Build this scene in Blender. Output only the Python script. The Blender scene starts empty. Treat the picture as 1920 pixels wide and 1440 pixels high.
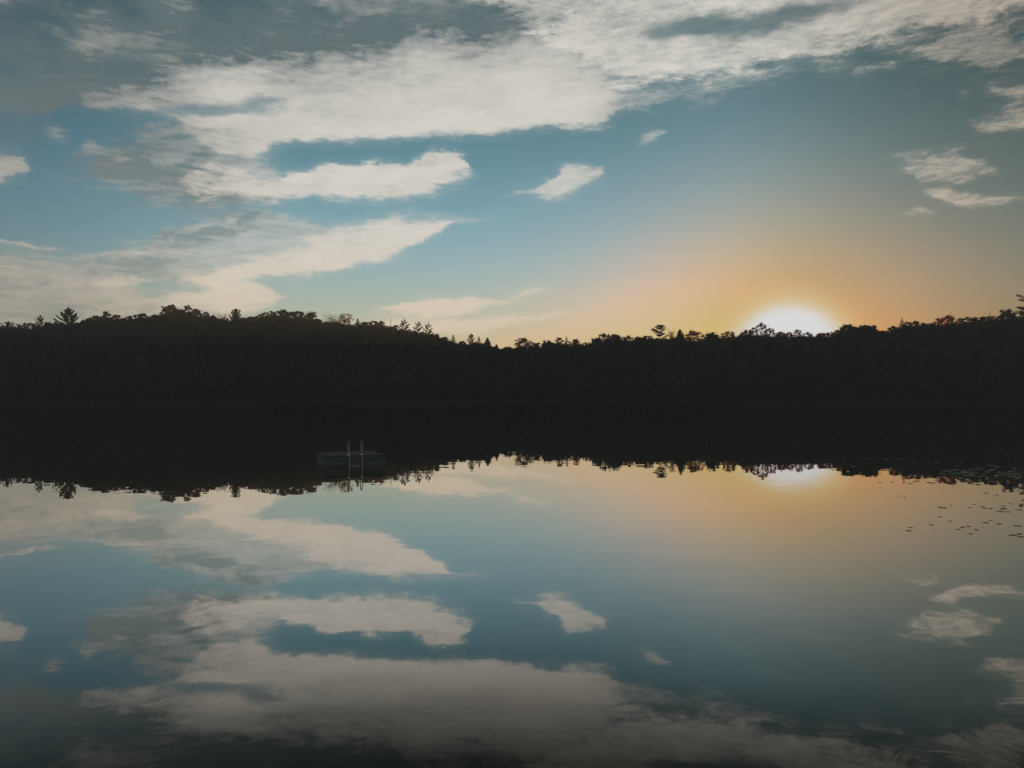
import bpy, math, random
import numpy as np
R = math.radians
S = bpy.context.scene
COL = S.collection

# ------------------------------------------------------------------ camera
FPX = 1450.0                      # focal length in pixels of a 1920 px wide picture
PITCH = math.atan2(23, FPX)
ROLL = R(0.2)
CAMZ = 3.5
HAZE_LIFT = .00031
Fw = np.array([0, math.cos(PITCH), math.sin(PITCH)])
U0 = np.array([0, -math.sin(PITCH), math.cos(PITCH)])
R0 = np.array([1.0, 0, 0])
Rt = math.cos(ROLL) * R0 - math.sin(ROLL) * U0
Up = math.cos(ROLL) * U0 + math.sin(ROLL) * R0
cam = bpy.data.objects.new('camera', bpy.data.cameras.new('camera'))
COL.objects.link(cam)
S.camera = cam
cam.data.sensor_width = 36
cam.data.lens = 36 * FPX / 1920
cam.data.clip_start = 0.05
cam.data.clip_end = 20000
from mathutils import Matrix, Vector
M = Matrix.Identity(4)
for i in range(3):
    M[i][0] = Rt[i]; M[i][1] = Up[i]; M[i][2] = -Fw[i]
M[2][3] = CAMZ
cam.matrix_world = M


def ray(x, y):
    d = Fw + (x - 960) / FPX * Rt + (720 - y) / FPX * Up
    return d / np.linalg.norm(d)


def azel(x, y):
    d = ray(x, y)
    return math.degrees(math.atan2(d[0], d[1])), math.degrees(math.asin(d[2]))


def at_depth(x, y, Y):            # world point on the view ray at distance Y
    d = ray(x, y)
    t = Y / d[1]
    return d[0] * t, Y, CAMZ + d[2] * t


def on_water(x, y, z=0.0):
    d = ray(x, y)
    t = (z - CAMZ) / d[2]
    return d[0] * t, d[1] * t


# ------------------------------------------------------------------ sky
SUN_AZ, SUN_EL = azel(1478, 657)
W = bpy.data.worlds.new('World')
S.world = W
W.use_nodes = True
wt = W.node_tree
for n in list(wt.nodes):
    wt.nodes.remove(n)


class G:
    """small helper that writes shader maths as nodes"""
    def __init__(s, nt): s.nt = nt
    def n(s, t, **kw):
        nd = s.nt.nodes.new(t)
        for k, v in kw.items(): setattr(nd, k, v)
        return nd
    def put(s, inp, v):
        if hasattr(v, 'links') or isinstance(v, bpy.types.NodeSocket): s.nt.links.new(v, inp)
        elif isinstance(v, (tuple, list)): inp.default_value = tuple(v) if len(inp.default_value) == len(v) else (*v, 1.0)
        else: inp.default_value = v
    def m(s, op, a, b=None, c=None, clamp=False):
        nd = s.n('ShaderNodeMath', operation=op, use_clamp=clamp)
        for i, v in enumerate((a, b, c)):
            if v is not None: s.put(nd.inputs[i], v)
        return nd.outputs[0]
    def v(s, op, a, b=None, c=None):
        nd = s.n('ShaderNodeVectorMath', operation=op)
        for i, x in enumerate((a, b, c)):
            if x is not None:
                if op == 'SCALE' and i == 1: s.put(nd.inputs['Scale'], x)
                else: s.put(nd.inputs[i], x)
        return nd.outputs['Value'] if op in ('DOT_PRODUCT', 'LENGTH') else nd.outputs[0]
    def sm(s, x, a, b):
        nd = s.n('ShaderNodeMapRange', interpolation_type='SMOOTHSTEP')
        s.put(nd.inputs[0], x); s.put(nd.inputs[1], a); s.put(nd.inputs[2], b)
        return nd.outputs[0]
    def mix(s, f, a, b):
        nd = s.n('ShaderNodeMix', data_type='RGBA')
        s.put(nd.inputs[0], f); s.put(nd.inputs[6], a); s.put(nd.inputs[7], b)
        return nd.outputs[2]
    def noise(s, vec, scale, detail=5, rough=.55, dim='3D', dist=0.0):
        nd = s.n('ShaderNodeTexNoise', noise_dimensions=dim)
        s.put(nd.inputs['Vector'], vec)
        nd.inputs['Scale'].default_value = scale
        nd.inputs['Detail'].default_value = detail
        nd.inputs['Roughness'].default_value = rough
        nd.inputs['Distortion'].default_value = dist
        return nd.outputs[0], nd.outputs[1]
    def xyz(s, a, b, c=0.0):
        nd = s.n('ShaderNodeCombineXYZ')
        for i, x in enumerate((a, b, c)): s.put(nd.inputs[i], x)
        return nd.outputs[0]
    def sep(s, v):
        nd = s.n('ShaderNodeSeparateXYZ'); s.put(nd.inputs[0], v)
        return nd.outputs


def lin(r, g, b):
    f = lambda c: c / 12.92 if c <= .04045 else ((c + .055) / 1.055) ** 2.4
    return (f(r / 255), f(g / 255), f(b / 255))


g = G(wt)
tc = g.n('ShaderNodeTexCoord')
D = tc.outputs['Generated']
dx, dy, dz = g.sep(D)
DEG = 57.29578
az = g.m('MULTIPLY', g.m('ARCTAN2', dx, dy), DEG)
el = g.m('MULTIPLY', g.m('ARCSINE', dz), DEG)
sd = (math.cos(R(SUN_EL)) * math.sin(R(SUN_AZ)), math.cos(R(SUN_EL)) * math.cos(R(SUN_AZ)), math.sin(R(SUN_EL)))
th = g.m('MULTIPLY', g.m('ARCCOSINE', g.m('MINIMUM', g.v('DOT_PRODUCT', D, sd), 1.0)), DEG)
# clear-air colour: the physical sky plus the tint of the evening air by height and angle from the sun
sky = g.n('ShaderNodeTexSky', sky_type='NISHITA', sun_disc=False)
sky.sun_elevation = R(SUN_EL); sky.sun_rotation = R(SUN_AZ)
sky.air_density = 1; sky.dust_density = .4; sky.ozone_density = 3
ep = g.m('MAXIMUM', g.m('MINIMUM', el, 34.0), 0.0)
ex = lambda x, h: g.m('EXPONENT', g.m('MULTIPLY', x, -1.0 / h))
bw = g.m('MULTIPLY', g.m('SUBTRACT', th, 11.0), 1 / 5)
band = g.m('MULTIPLY', g.m('EXPONENT', g.m('MULTIPLY', g.m('MULTIPLY', bw, bw), -1.0)), g.sm(el, 4.5, 9.5))
terms = [g.m('MULTIPLY', ep, 1 / 30), ex(ep, 5), ex(ep, 10), ex(th, 5), ex(th, 12), ex(th, 30),
         g.m('MULTIPLY', g.sm(az, 14.0, 40.0), g.sm(az, 85.0, 48.0)), g.m('MULTIPLY', g.sm(az, -14.0, -40.0), g.sm(az, -85.0, -48.0)), band]
C0 = (-1.455, 0.012, 0.943)
CS = [[-2.69, -3.023, -4.057], [-2.693, -1.786, -2.879], [3.545, 0.174, -1.248], [-2.494, -0.797, -2.578], [3.341, -0.339, -1.123],
      [-1.002, 0.513, 1.094], [-1.314, -1.357, -1.675], [-0.823, -0.598, -0.434], [.14, .03, .06]]
acc = g.xyz(*C0)
for t, c in zip(terms, CS):
    acc = g.v('ADD', acc, g.v('SCALE', c, t))
ax, ay, azz = g.sep(acc)
air = g.xyz(g.m('EXPONENT', ax), g.m('EXPONENT', ay), g.m('EXPONENT', azz))
air = g.v('ADD', air, g.v('SCALE', sky.outputs[0], 0.02))
air = g.v('MINIMUM', air, (.66, .60, .66))

# clouds, by direction (azimuth, height) as they hang over the lake
P = g.xyz(az, g.m('MULTIPLY', el, 1.9))
_, nA = g.noise(P, .11, 3, .5)
_, nB = g.noise(P, .42, 5, .62)
wA = g.v('SUBTRACT', nA, (.5, .5, .5))
wB = g.v('SUBTRACT', nB, (.5, .5, .5))
warp = g.v('ADD', g.v('MULTIPLY', wA, (2.2, 1.1, 0)), g.v('MULTIPLY', wB, (2.6, 1.5, 0)))
azw, elw, _z = g.sep(g.v('ADD', g.xyz(az, el), warp))
azn = g.m('MULTIPLY_ADD', azw, 1 / 84, .5)
eln = g.m('MULTIPLY', elw, 1 / 45)
# streak noise leaning up to the right, for the torn high cloud
mp = g.n('ShaderNodeMapping', vector_type='POINT')
g.put(mp.inputs[0], g.xyz(az, el)); mp.inputs['Rotation'].default_value = (0, 0, R(-15)); mp.inputs['Scale'].default_value = (.38, 1.25, 1)
nS, _ = g.noise(mp.outputs[0], .62, 7, .70, dist=.35)
nS2, _ = g.noise(mp.outputs[0], 1.7, 6, .68, dist=.4)
mq = g.n('ShaderNodeMapping', vector_type='POINT')
g.put(mq.inputs[0], g.xyz(az, el)); mq.inputs['Rotation'].default_value = (0, 0, R(-7)); mq.inputs['Scale'].default_value = (.62, 2.1, 1)
nE, _ = g.noise(mq.outputs[0], .72, 8, .76, dist=.45)
mq2 = g.n('ShaderNodeMapping', vector_type='POINT')      # a step towards the sun: sunlit and shaded sides of the billows
g.put(mq2.inputs[0], g.xyz(g.m('ADD', az, .40), g.m('ADD', el, -.22))); mq2.inputs['Rotation'].default_value = (0, 0, R(-7)); mq2.inputs['Scale'].default_value = (.62, 2.1, 1)
nE2, _ = g.noise(mq2.outputs[0], .72, 5, .70, dist=.45)
relief = g.m('SUBTRACT', nE, nE2)
nW, _ = g.noise(mq.outputs[0], .28, 5, .6, dist=.5)
nL, _ = g.noise(P, .22, 5, .55)


def curve(pts):
    nd = g.n('ShaderNodeFloatCurve')
    c = nd.mapping.curves[0]
    pts = sorted(pts)
    while len(c.points) < len(pts): c.points.new(.5, .5)
    for p, (x, y) in zip(c.points, pts):
        p.location = (x, y); p.handle_type = 'AUTO_CLAMPED'
    nd.mapping.update()
    g.put(nd.inputs['Value'], azn)
    return nd.outputs[0]


def norm(pts):
    out = []
    for x, y in pts:
        a, e = azel(x, y)
        out.append((a / 84 + .5, e / 45))
    return out


def close(pts, other, sign):
    """flat ends; where a cloud ends inside the view the two edges cross so that it vanishes"""
    p = norm(pts)
    a0, a1 = p[0], p[-1]
    res = list(p)
    for end, s in ((a0, -1), (a1, 1)):
        inside = .1 < end[0] < .9
        if inside:
            res.append((end[0] + s * .02, end[1] - sign * .025))
            res.append((0.0 if s < 0 else 1.0, end[1] - sign * .06))
        else:
            res.append((0.0 if s < 0 else 1.0, end[1]))
    return res


def lens(top, bot, st, sb, en=.9, streak=0.0, op=1.0, tex=0.0, gain=1.0):
    T, B = curve(close(top, bot, 1)), curve(close(bot, top, -1))
    tt = g.m('MULTIPLY', g.m('SUBTRACT', T, eln), 45 / st)
    f = g.m('MINIMUM', g.m('MULTIPLY', tt, gain), g.m('MULTIPLY', g.m('SUBTRACT', eln, B), 45 / sb))
    f = g.m('ADD', f, g.m('MULTIPLY', g.m('SUBTRACT', nE, .5), en * 1.9))
    if streak: f = g.m('ADD', f, g.m('MULTIPLY', g.m('SUBTRACT', nS, .53), streak * 1.6))
    a = g.m('MULTIPLY_ADD', g.sm(f, -.7, 1.2), .30, g.m('MULTIPLY', g.sm(f, .12, .8), .70))
    if tex: a = g.m('MULTIPLY', a, g.m('MULTIPLY_ADD', g.sm(nS2, .36, .62), tex, 1 - tex))
    if op != 1: a = g.m('MULTIPLY', a, op)
    return a, tt


def blob(x, y, rx, ry, rot=0.0):
    a, e = azel(x, y)
    k = DEG / FPX
    nd = g.n('ShaderNodeMapping', vector_type='TEXTURE')
    g.put(nd.inputs[0], g.xyz(azw, elw))
    nd.inputs['Location'].default_value = (a, e, 0)
    nd.inputs['Rotation'].default_value = (0, 0, R(rot))
    nd.inputs['Scale'].default_value = (rx * k, ry * k, 1)
    gr = g.n('ShaderNodeTexGradient', gradient_type='SPHERICAL')
    g.put(gr.inputs[0], nd.outputs[0])
    return gr.outputs['Fac']


# light and dark of the cloud bodies
shade = g.m('MULTIPLY_ADD', g.m('SUBTRACT', nL, .5), 1.1, .5)
for (x, y, rx, ry, ro, w) in [
        (930, 185, 420, 110, 4, .30), (400, 165, 160, 70, 0, .2), (1330, 90, 420, 120, 14, .45),
        (1080, 120, 160, 100, 0, .2), (640, 245, 300, 50, 0, .25),
        (740, 330, 300, 90, 6, .45), (520, 345, 170, 60, 0, .3), (300, 330, 260, 120, 0, -.3),
        (700, 440, 330, 90, 14, .35), (560, 490, 260, 90, 8, .3), (480, 425, 260, 70, -6, -.25), (250, 490, 330, 60, 0, -.25),
        (430, 560, 240, 60, 0, .4), (120, 500, 240, 40, 0, .15), (60, 590, 300, 70, 0, -.25),
        (30, 200, 170, 130, 0, -.8), (15, 310, 90, 60, 0, .35), (390, 165, 180, 60, 0, .25), (230, 180, 450, 210, 0, -.24), (130, 168, 190, 50, -14, .5), (380, 0, 700, 90, 0, -.3), (1480, 22, 300, 45, 8, -.6), (1000, 10, 160, 40, 0, -.35),
        (1060, 340, 150, 60, 15, .5), (1800, 330, 260, 120, 0, .35)]:
    shade = g.m('MULTIPLY_ADD', blob(x, y, rx, ry, ro), w, shade)

lo = g.sm(el, 1.0, 13.0)
side = g.sm(az, 16.0, 34.0)
lightc = g.mix(lo, lin(222, 200, 170), lin(214, 210, 202))
lightc = g.mix(g.m('MULTIPLY', side, .75), lightc, lin(176, 160, 140))
leftc = g.sm(az, -18.0, -36.0)
lightc = g.mix(g.m('MULTIPLY', leftc, .7), lightc, lin(168, 158, 146))
darkc = g.mix(g.sm(el, 2.0, 22.0), lin(150, 150, 142), lin(84, 102, 106))
hi = g.sm(el, 19.0, 27.0)
darkc = g.mix(hi, darkc, lin(88, 105, 109))

LAYERS = [
    # (top, bottom, soft top, soft bottom, edge noise, streak, opacity, texture, base shade)
    # slate veil of the upper left
    dict(top=[(-300, -260), (1000, -260), (1080, -60)], bot=[(-300, 290), (30, 280), (90, 250), (130, 205), (250, 205), (400, 215), (600, 200), (760, 90), (900, 60), (1000, -20), (1080, -58)],
         st=2, sb=2.4, en=.6, op=.92, b=-.30, soft=1, patch=.75),
    dict(top=[(110, 310), (220, 235), (330, 205), (450, 230), (560, 330)], bot=[(110, 330), (220, 385), (350, 412), (470, 402), (560, 350)],
         st=2.4, sb=2.2, en=.9, op=.74, b=-.11, soft=1),
    # bright bank across the middle
    dict(top=[(-300, 60), (0, 70), (150, 60), (300, 10), (450, -30), (620, -40), (800, -60), (900, -70), (1000, -60), (1080, -10), (1140, 70), (1185, 150), (1222, 182)],
         bot=[(-300, 150), (0, 168), (120, 208), (240, 212), (310, 225), (350, 255), (400, 290), (470, 300), (530, 275), (600, 266), (700, 268), (800, 260), (950, 262), (1050, 248), (1120, 242), (1165, 215), (1222, 188)],
         st=10.0, sb=.8, en=.55, op=.97, b=.33, gain=1.9, gs=1.12, soft=1, holes=[(400, 205, 150, 20, 9), (500, 187, 62, 14, 14), (190, 255, 110, 50, -20)]),
    dict(top=[(-300, 250), (0, 272), (40, 285), (62, 310)], bot=[(-300, 350), (0, 348), (35, 340), (62, 315)], st=.9, sb=.7, en=.9, op=.8, b=.2),
    dict(top=[(75, 252), (110, 240), (135, 252)], bot=[(75, 262), (105, 270), (135, 256)], st=.6, sb=.6, en=1.0, op=.6, b=.25),
    dict(top=[(130, 292), (175, 258), (205, 268), (245, 300)], bot=[(130, 300), (180, 318), (215, 322), (245, 308)], st=.8, sb=.9, en=1.3, op=.5, b=.1),
    dict(top=[(-300, -20), (0, -10), (28, 10)], bot=[(-300, 40), (0, 34), (28, 18)], st=.8, sb=.8, en=1.2, op=.6, b=.1),
    # torn bank to the upper right
    dict(top=[(860, -10), (1000, -200), (2400, -300)], bot=[(860, 0), (950, 50), (1060, 110), (1140, 165), (1190, 178), (1260, 170), (1330, 168), (1420, 150), (1520, 130), (1620, 104), (1700, 88), (1800, 66), (1950, 40), (2400, 0)],
         st=2, sb=1.6, en=.9, streak=1.7, tex=.22, op=.95, b=.16, holes=[(1300, 50, 130, 24, 4), (1460, 34, 200, 26, 4)]),
    dict(top=[(1560, 140), (1680, 80), (1800, 40), (2000, 10), (2400, 0)], bot=[(1560, 146), (1640, 136), (1720, 142), (1820, 138), (1950, 140), (2400, 120)], st=1.5, sb=1.3, en=1.0, streak=2.4, tex=.5, op=.66, b=.02),
    dict(top=[(1120, 150), (1200, 150), (1400, 120), (1500, 130)], bot=[(1120, 180), (1180, 212), (1280, 200), (1420, 176), (1500, 140)], st=1.2, sb=1.4, en=1.1, streak=1.2, op=.32, b=.1),
    # small pieces at the right edge
    dict(top=[(1805, 172), (1850, 152), (1960, 130), (2200, 120)], bot=[(1805, 178), (1850, 180), (1890, 190), (1960, 186), (2200, 170)], st=.8, sb=.6, en=1.1, streak=2.0, tex=.75, op=.72, b=.1),
    dict(top=[(1810, 232), (1870, 212), (1940, 188), (2200, 160)], bot=[(1810, 240), (1855, 268), (1930, 262), (2200, 240)], st=.9, sb=.7, en=1.2, streak=2.2, tex=.75, op=.78, b=.1),
    dict(top=[(1650, 293), (1690, 283), (1740, 278), (1800, 276), (1840, 290), (1885, 318)], bot=[(1650, 297), (1700, 312), (1725, 345), (1775, 345), (1830, 334), (1885, 324)], st=.6, sb=.6, en=1.2, streak=1.8, tex=.75, op=.8, b=.15),
    dict(top=[(1735, 350), (1770, 338), (1810, 352), (1860, 366), (1930, 374), (2060, 380)], bot=[(1735, 356), (1765, 384), (1800, 392), (1870, 394), (1940, 386), (2060, 384)], st=.5, sb=.4, en=.9, streak=1.6, tex=.75, op=.85, b=.2),
    dict(top=[(1690, 402), (1708, 396), (1752, 397), (1760, 402)], bot=[(1690, 404), (1705, 408), (1745, 407), (1760, 404)], st=.4, sb=.4, en=1.6, op=.5, b=.1),
    # layers low on the left
    dict(top=[(-300, 500), (0, 500), (130, 505), (240, 520), (280, 545), (330, 545), (450, 515), (510, 535), (530, 556)],
         bot=[(-300, 680), (0, 680), (400, 660), (460, 598), (520, 582), (530, 560)], st=.9, sb=1.2, en=.9, op=.74, b=-.12),
    dict(top=[(-300, 455), (0, 458), (180, 466), (260, 436), (360, 404), (490, 380), (550, 396), (640, 410), (720, 402), (780, 396), (850, 406), (880, 410)],
         bot=[(-300, 540), (0, 535), (250, 545), (420, 548), (500, 530), (600, 520), (680, 498), (730, 482), (800, 456), (850, 430), (880, 416)], st=1.0, sb=.8, en=.9, op=.60, b=-.12),
    dict(top=[(330, 520), (430, 490), (520, 462), (600, 430), (660, 414), (720, 404), (780, 396), (850, 406), (890, 407), (915, 402)],
         bot=[(330, 530), (430, 548), (500, 528), (600, 520), (680, 498), (730, 482), (800, 456), (850, 430), (890, 418), (915, 408)], st=1.1, sb=.6, en=.8, op=.93, b=.30),
    dict(top=[(-300, 450), (20, 449), (60, 455), (120, 463)], bot=[(-300, 464), (20, 462), (60, 468), (120, 467)], st=.3, sb=.4, en=.9, op=.75, b=.5),
    dict(top=[(-300, 494), (20, 494), (70, 500), (110, 510)], bot=[(-300, 516), (20, 514), (70, 516), (110, 514)], st=.4, sb=.6, en=.9, op=.6, b=.5),
    dict(top=[(150, 468), (240, 461), (300, 462), (410, 470)], bot=[(150, 474), (240, 478), (300, 482), (410, 476)], st=.35, sb=.7, en=1.0, op=.5, b=.35),
    dict(top=[(180, 520), (240, 512), (262, 522), (284, 538)], bot=[(180, 536), (230, 545), (262, 544), (284, 541)], st=.4, sb=.5, en=.9, op=.65, b=.5),
    dict(top=[(300, 556), (420, 530), (470, 522), (505, 538), (530, 556)], bot=[(300, 585), (420, 592), (480, 588), (515, 580), (530, 560)], st=.5, sb=.8, en=.8, op=.7, b=.5),
    # finger of cloud
    dict(top=[(380, 300), (450, 305), (525, 330), (555, 318), (640, 302), (720, 300), (785, 290), (805, 276), (860, 284), (885, 300), (893, 318)],
         bot=[(380, 385), (480, 382), (600, 378), (700, 384), (780, 372), (850, 346), (880, 334), (893, 322)], st=.5, sb=1.0, en=.95, op=.96, b=.10),
    # small cloud right of centre
    dict(top=[(945, 360), (1000, 346), (1035, 326), (1065, 310), (1095, 306), (1125, 318), (1140, 330)],
         bot=[(945, 362), (1000, 368), (1050, 378), (1085, 362), (1120, 346), (1140, 334)], st=.6, sb=.9, en=1.2, tex=.2, op=.85, b=.0),
    dict(top=[(1192, 264), (1222, 240), (1248, 238)], bot=[(1192, 270), (1225, 262), (1248, 252)], st=.5, sb=.5, en=1.5, op=.5, b=.1),
    dict(top=[(1055, 232), (1100, 232), (1132, 236)], bot=[(1055, 256), (1100, 254), (1132, 242)], st=.5, sb=.5, en=1.4, op=.6, b=.15),
    # thin wisps over the far trees
    dict(top=[(690, 586), (760, 562), (860, 554), (950, 552), (1010, 540), (1036, 544)], bot=[(690, 592), (790, 606), (880, 592), (960, 570), (1036, 549)], st=.5, sb=.8, en=.7, op=.95, b=1.0),
    dict(top=[(640, 600), (850, 594), (1000, 584), (1092, 575)], bot=[(640, 640), (850, 640), (1000, 612), (1092, 579)], st=.6, sb=1.0, en=.7, op=.85, b=1.0),
]
colr = air
for L in LAYERS:
    a, tt = lens(L['top'], L['bot'], L['st'], L['sb'], L.get('en', .9), L.get('streak', 0), L.get('op', 1), L.get('tex', 0), L.get('gain', 1.0))
    sh = g.m('ADD', shade, L['b'])
    if 'soft' in L: sh = g.m('MULTIPLY_ADD', g.m('SUBTRACT', nL, .5), -.5, sh)
    else: sh = g.m('MULTIPLY_ADD', g.m('SUBTRACT', nE, .5), .6, sh)
    sh = g.m('MULTIPLY_ADD', relief, .7 if 'soft' in L else 1.15, sh)
    sh = g.m('MULTIPLY_ADD', g.m('SUBTRACT', nW, .5), .8 if 'soft' in L else 1.5, sh)
    if 'patch' in L: a = g.m('MULTIPLY', a, g.m('MULTIPLY_ADD', g.sm(nL, .36, .60), L['patch'], 1 - L['patch']))
    if 'gs' in L: sh = g.m('MULTIPLY_ADD', g.m('SUBTRACT', g.m('MINIMUM', tt, 1.0), 1.0), L['gs'], sh)
    if 'streak' in L: sh = g.m('MULTIPLY_ADD', g.m('SUBTRACT', nS, .5), 1.5, sh)
    sh = g.m('SUBTRACT', 1.0, g.m('EXPONENT', g.m('MULTIPLY', g.m('MAXIMUM', sh, 0.0), -2.0)))
    for hole in L.get('holes', ()):
        a = g.m('MULTIPLY', a, g.m('SUBTRACT', 1.0, g.m('MULTIPLY', g.sm(g.m('MULTIPLY_ADD', g.m('SUBTRACT', nE, .5), .9, blob(*hole)), .05, .75), .8)))
    colr = g.mix(a, colr, g.mix(sh, darkc, lightc))
# cloud outside the picture: overhead and behind
far = g.m('MAXIMUM', g.sm(g.m('ABSOLUTE', az), 46.0, 70.0), g.sm(el, 34.0, 48.0))
Pp = g.v('DIVIDE', D, g.xyz(g.m('ADD', g.m('ABSOLUTE', dz), .15), g.m('ADD', g.m('ABSOLUTE', dz), .15), 1.0))
nF, _ = g.noise(Pp, 1.3, 6, .6)
colr = g.mix(g.m('MULTIPLY', far, g.m('MULTIPLY', g.sm(nF, .42, .68), .8)), colr, g.mix(.55, lin(84, 102, 106), lin(190, 182, 172)))
# glare of the sun in the low air
ga = g.m('SUBTRACT', az, SUN_AZ)
ge_ = g.m('MULTIPLY', g.m('SUBTRACT', el, SUN_EL), 1.13)
th = g.m('SQRT', g.m('ADD', g.m('MULTIPLY', ga, ga), g.m('MULTIPLY', ge_, ge_)))
ring = g.sm(th, 6.2, 4.2)
colr = g.mix(g.m('MULTIPLY', ring, .34), colr, lin(213, 190, 140))
core = g.sm(th, 5.3, 2.5)
colr = g.mix(core, colr, g.mix(g.sm(th, 4.5, 2.9), lin(214, 201, 156), lin(220, 223, 225)))
bg = g.n('ShaderNodeBackground')
g.put(bg.inputs[0], colr)
bg.inputs[1].default_value = 1.14
wo = g.n('ShaderNodeOutputWorld')
wt.links.new(bg.outputs[0], wo.inputs[0])

sun = bpy.data.objects.new('sun', bpy.data.lights.new('sun', 'SUN'))
COL.objects.link(sun)
sun.data.energy = 4.0
sun.data.angle = R(.5)
sun.data.color = (1.0, .62, .32)
sun.rotation_euler = Vector((-sd[0], -sd[1], -sd[2])).to_track_quat('-Z', 'Y').to_euler()

S.cycles.max_bounces = 6
S.cycles.diffuse_bounces = 2
S.cycles.glossy_bounces = 3
S.view_settings.view_transform = 'Standard'
S.view_settings.look = 'None'
S.view_settings.exposure = 0
S.view_settings.gamma = 1
#@@SCENE
W.cycles.sampling_method = 'MANUAL'
W.cycles.sample_map_resolution = 512

# ------------------------------------------------------------------ helpers
rng = np.random.default_rng(7)
random.seed(7)


def mesh_obj(name, verts, faces, mat=None, parent=None, smooth=False):
    me = bpy.data.meshes.new(name)
    me.from_pydata([tuple(v) for v in verts], [], [tuple(f) for f in faces])
    if mat: me.materials.append(mat)
    if smooth: me.polygons.foreach_set('use_smooth', [True] * len(me.polygons))
    me.update()
    o = bpy.data.objects.new(name, me)
    COL.objects.link(o)
    if parent: o.parent = parent
    return o


def quad_mesh(name, q, mat, parent=None):
    """q: (n, 4, 3) array of leaf quads"""
    n = len(q)
    me = bpy.data.meshes.new(name)
    me.vertices.add(4 * n)
    me.vertices.foreach_set('co', q.reshape(-1).astype(np.float32))
    me.loops.add(4 * n)
    me.loops.foreach_set('vertex_index', np.arange(4 * n, dtype=np.int32))
    me.polygons.add(n)
    me.polygons.foreach_set('loop_start', np.arange(0, 4 * n, 4, dtype=np.int32))
    me.polygons.foreach_set('loop_total', np.full(n, 4, dtype=np.int32))
    me.materials.append(mat)
    me.update(calc_edges=True)
    o = bpy.data.objects.new(name, me)
    COL.objects.link(o)
    if parent: o.parent = parent
    return o


def empty(name, loc, label, cat, group=None, rz=0):
    o = bpy.data.objects.new(name, None)
    o.empty_display_size = .5
    COL.objects.link(o)
    o.location = loc; o.rotation_euler = (0, 0, rz)
    tag(o, label, cat, group)
    return o


def tag(o, label=None, cat=None, group=None, kind=None):
    if label: o['label'] = label
    if cat: o['category'] = cat
    if group: o['group'] = group
    if kind: o['kind'] = kind
    return o


def tube(V, F, pts, rad, sides=5):
    pts = [np.array(p, float) for p in pts]
    base = len(V)
    for i, p in enumerate(pts):
        d = pts[min(i + 1, len(pts) - 1)] - pts[max(i - 1, 0)]
        d = d / (np.linalg.norm(d) + 1e-9)
        a = np.cross(d, [0, 0, 1.0]) if abs(d[2]) < .95 else np.cross(d, [1.0, 0, 0])
        a /= np.linalg.norm(a) + 1e-9
        b = np.cross(d, a)
        r = rad[i] if hasattr(rad, '__len__') else rad
        for k in range(sides):
            t = 2 * math.pi * k / sides
            V.append(p + r * (math.cos(t) * a + math.sin(t) * b))
    for i in range(len(pts) - 1):
        for k in range(sides):
            k2 = (k + 1) % sides
            F.append((base + i * sides + k, base + i * sides + k2, base + (i + 1) * sides + k2, base + (i + 1) * sides + k))
    F.append(tuple(base + k for k in range(sides))[::-1])
    F.append(tuple(base + (len(pts) - 1) * sides + k for k in range(sides)))


def box(V, F, c, ux, uy, uz):
    """box from centre c and three half-extent vectors"""
    b = len(V); c = np.array(c, float); ux, uy, uz = map(np.array, (ux, uy, uz))
    for sx, sy, sz in ((-1, -1, -1), (1, -1, -1), (1, 1, -1), (-1, 1, -1), (-1, -1, 1), (1, -1, 1), (1, 1, 1), (-1, 1, 1)):
        V.append(c + sx * ux + sy * uy + sz * uz)
    for f in ((0, 3, 2, 1), (4, 5, 6, 7), (0, 1, 5, 4), (1, 2, 6, 5), (2, 3, 7, 6), (3, 0, 4, 7)):
        F.append(tuple(b + i for i in f))


def leaves(c, size, flat=0.0, elong=1.5):
    """leaf quads with random tilt at the points c"""
    n = len(c)
    u = rng.normal(size=(n, 3)); u /= np.linalg.norm(u, axis=1)[:, None]
    w = rng.normal(size=(n, 3)); w[:, 2] *= (1 - flat); u[:, 2] *= (1 - flat)
    u /= np.linalg.norm(u, axis=1)[:, None]
    v = np.cross(u, w); v /= np.linalg.norm(v, axis=1)[:, None] + 1e-9
    s = size * rng.uniform(.55, 1.25, n)[:, None] * .5
    u = u * s * elong; v = v * s
    return np.stack([c - u, c - v * .9, c + u, c + v], 1)


def ball(n, r, shell=.45):
    p = rng.normal(size=(n, 3)); p /= np.linalg.norm(p, axis=1)[:, None]
    return p * (rng.uniform(shell ** 3, 1, n) ** (1 / 3))[:, None] * np.array(r)


# ------------------------------------------------------------------ materials
def new_mat(name):
    m = bpy.data.materials.new(name); m.use_nodes = True
    nt = m.node_tree
    for n in list(nt.nodes): nt.nodes.remove(n)
    return m, G(nt)


def surf(k, sh):
    o = k.n('ShaderNodeOutputMaterial'); k.nt.links.new(sh, o.inputs[0])


def foliage(name, a, b, trans=(.10, .06, .015), tw=.3):
    m, k = new_mat(name)
    ge = k.n('ShaderNodeNewGeometry')
    f, _ = k.noise(ge.outputs['Position'], .35, 4, .6)
    f2 = k.m('ADD', k.sm(f, .35, .65), k.m('MULTIPLY', k.m('SUBTRACT', ge.outputs['Random Per Island'], .5), .5), clamp=True)
    c = k.mix(f2, a, b)
    p = k.n('ShaderNodeBsdfPrincipled')
    k.put(p.inputs['Base Color'], c); p.inputs['Roughness'].default_value = .75
    p.inputs['Specular IOR Level'].default_value = .2
    t = k.n('ShaderNodeBsdfTranslucent'); k.put(t.inputs[0], trans)
    x = k.n('ShaderNodeMixShader'); x.inputs[0].default_value = tw
    k.nt.links.new(p.outputs[0], x.inputs[1]); k.nt.links.new(t.outputs[0], x.inputs[2])
    surf(k, x.outputs[0])
    return m


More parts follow.
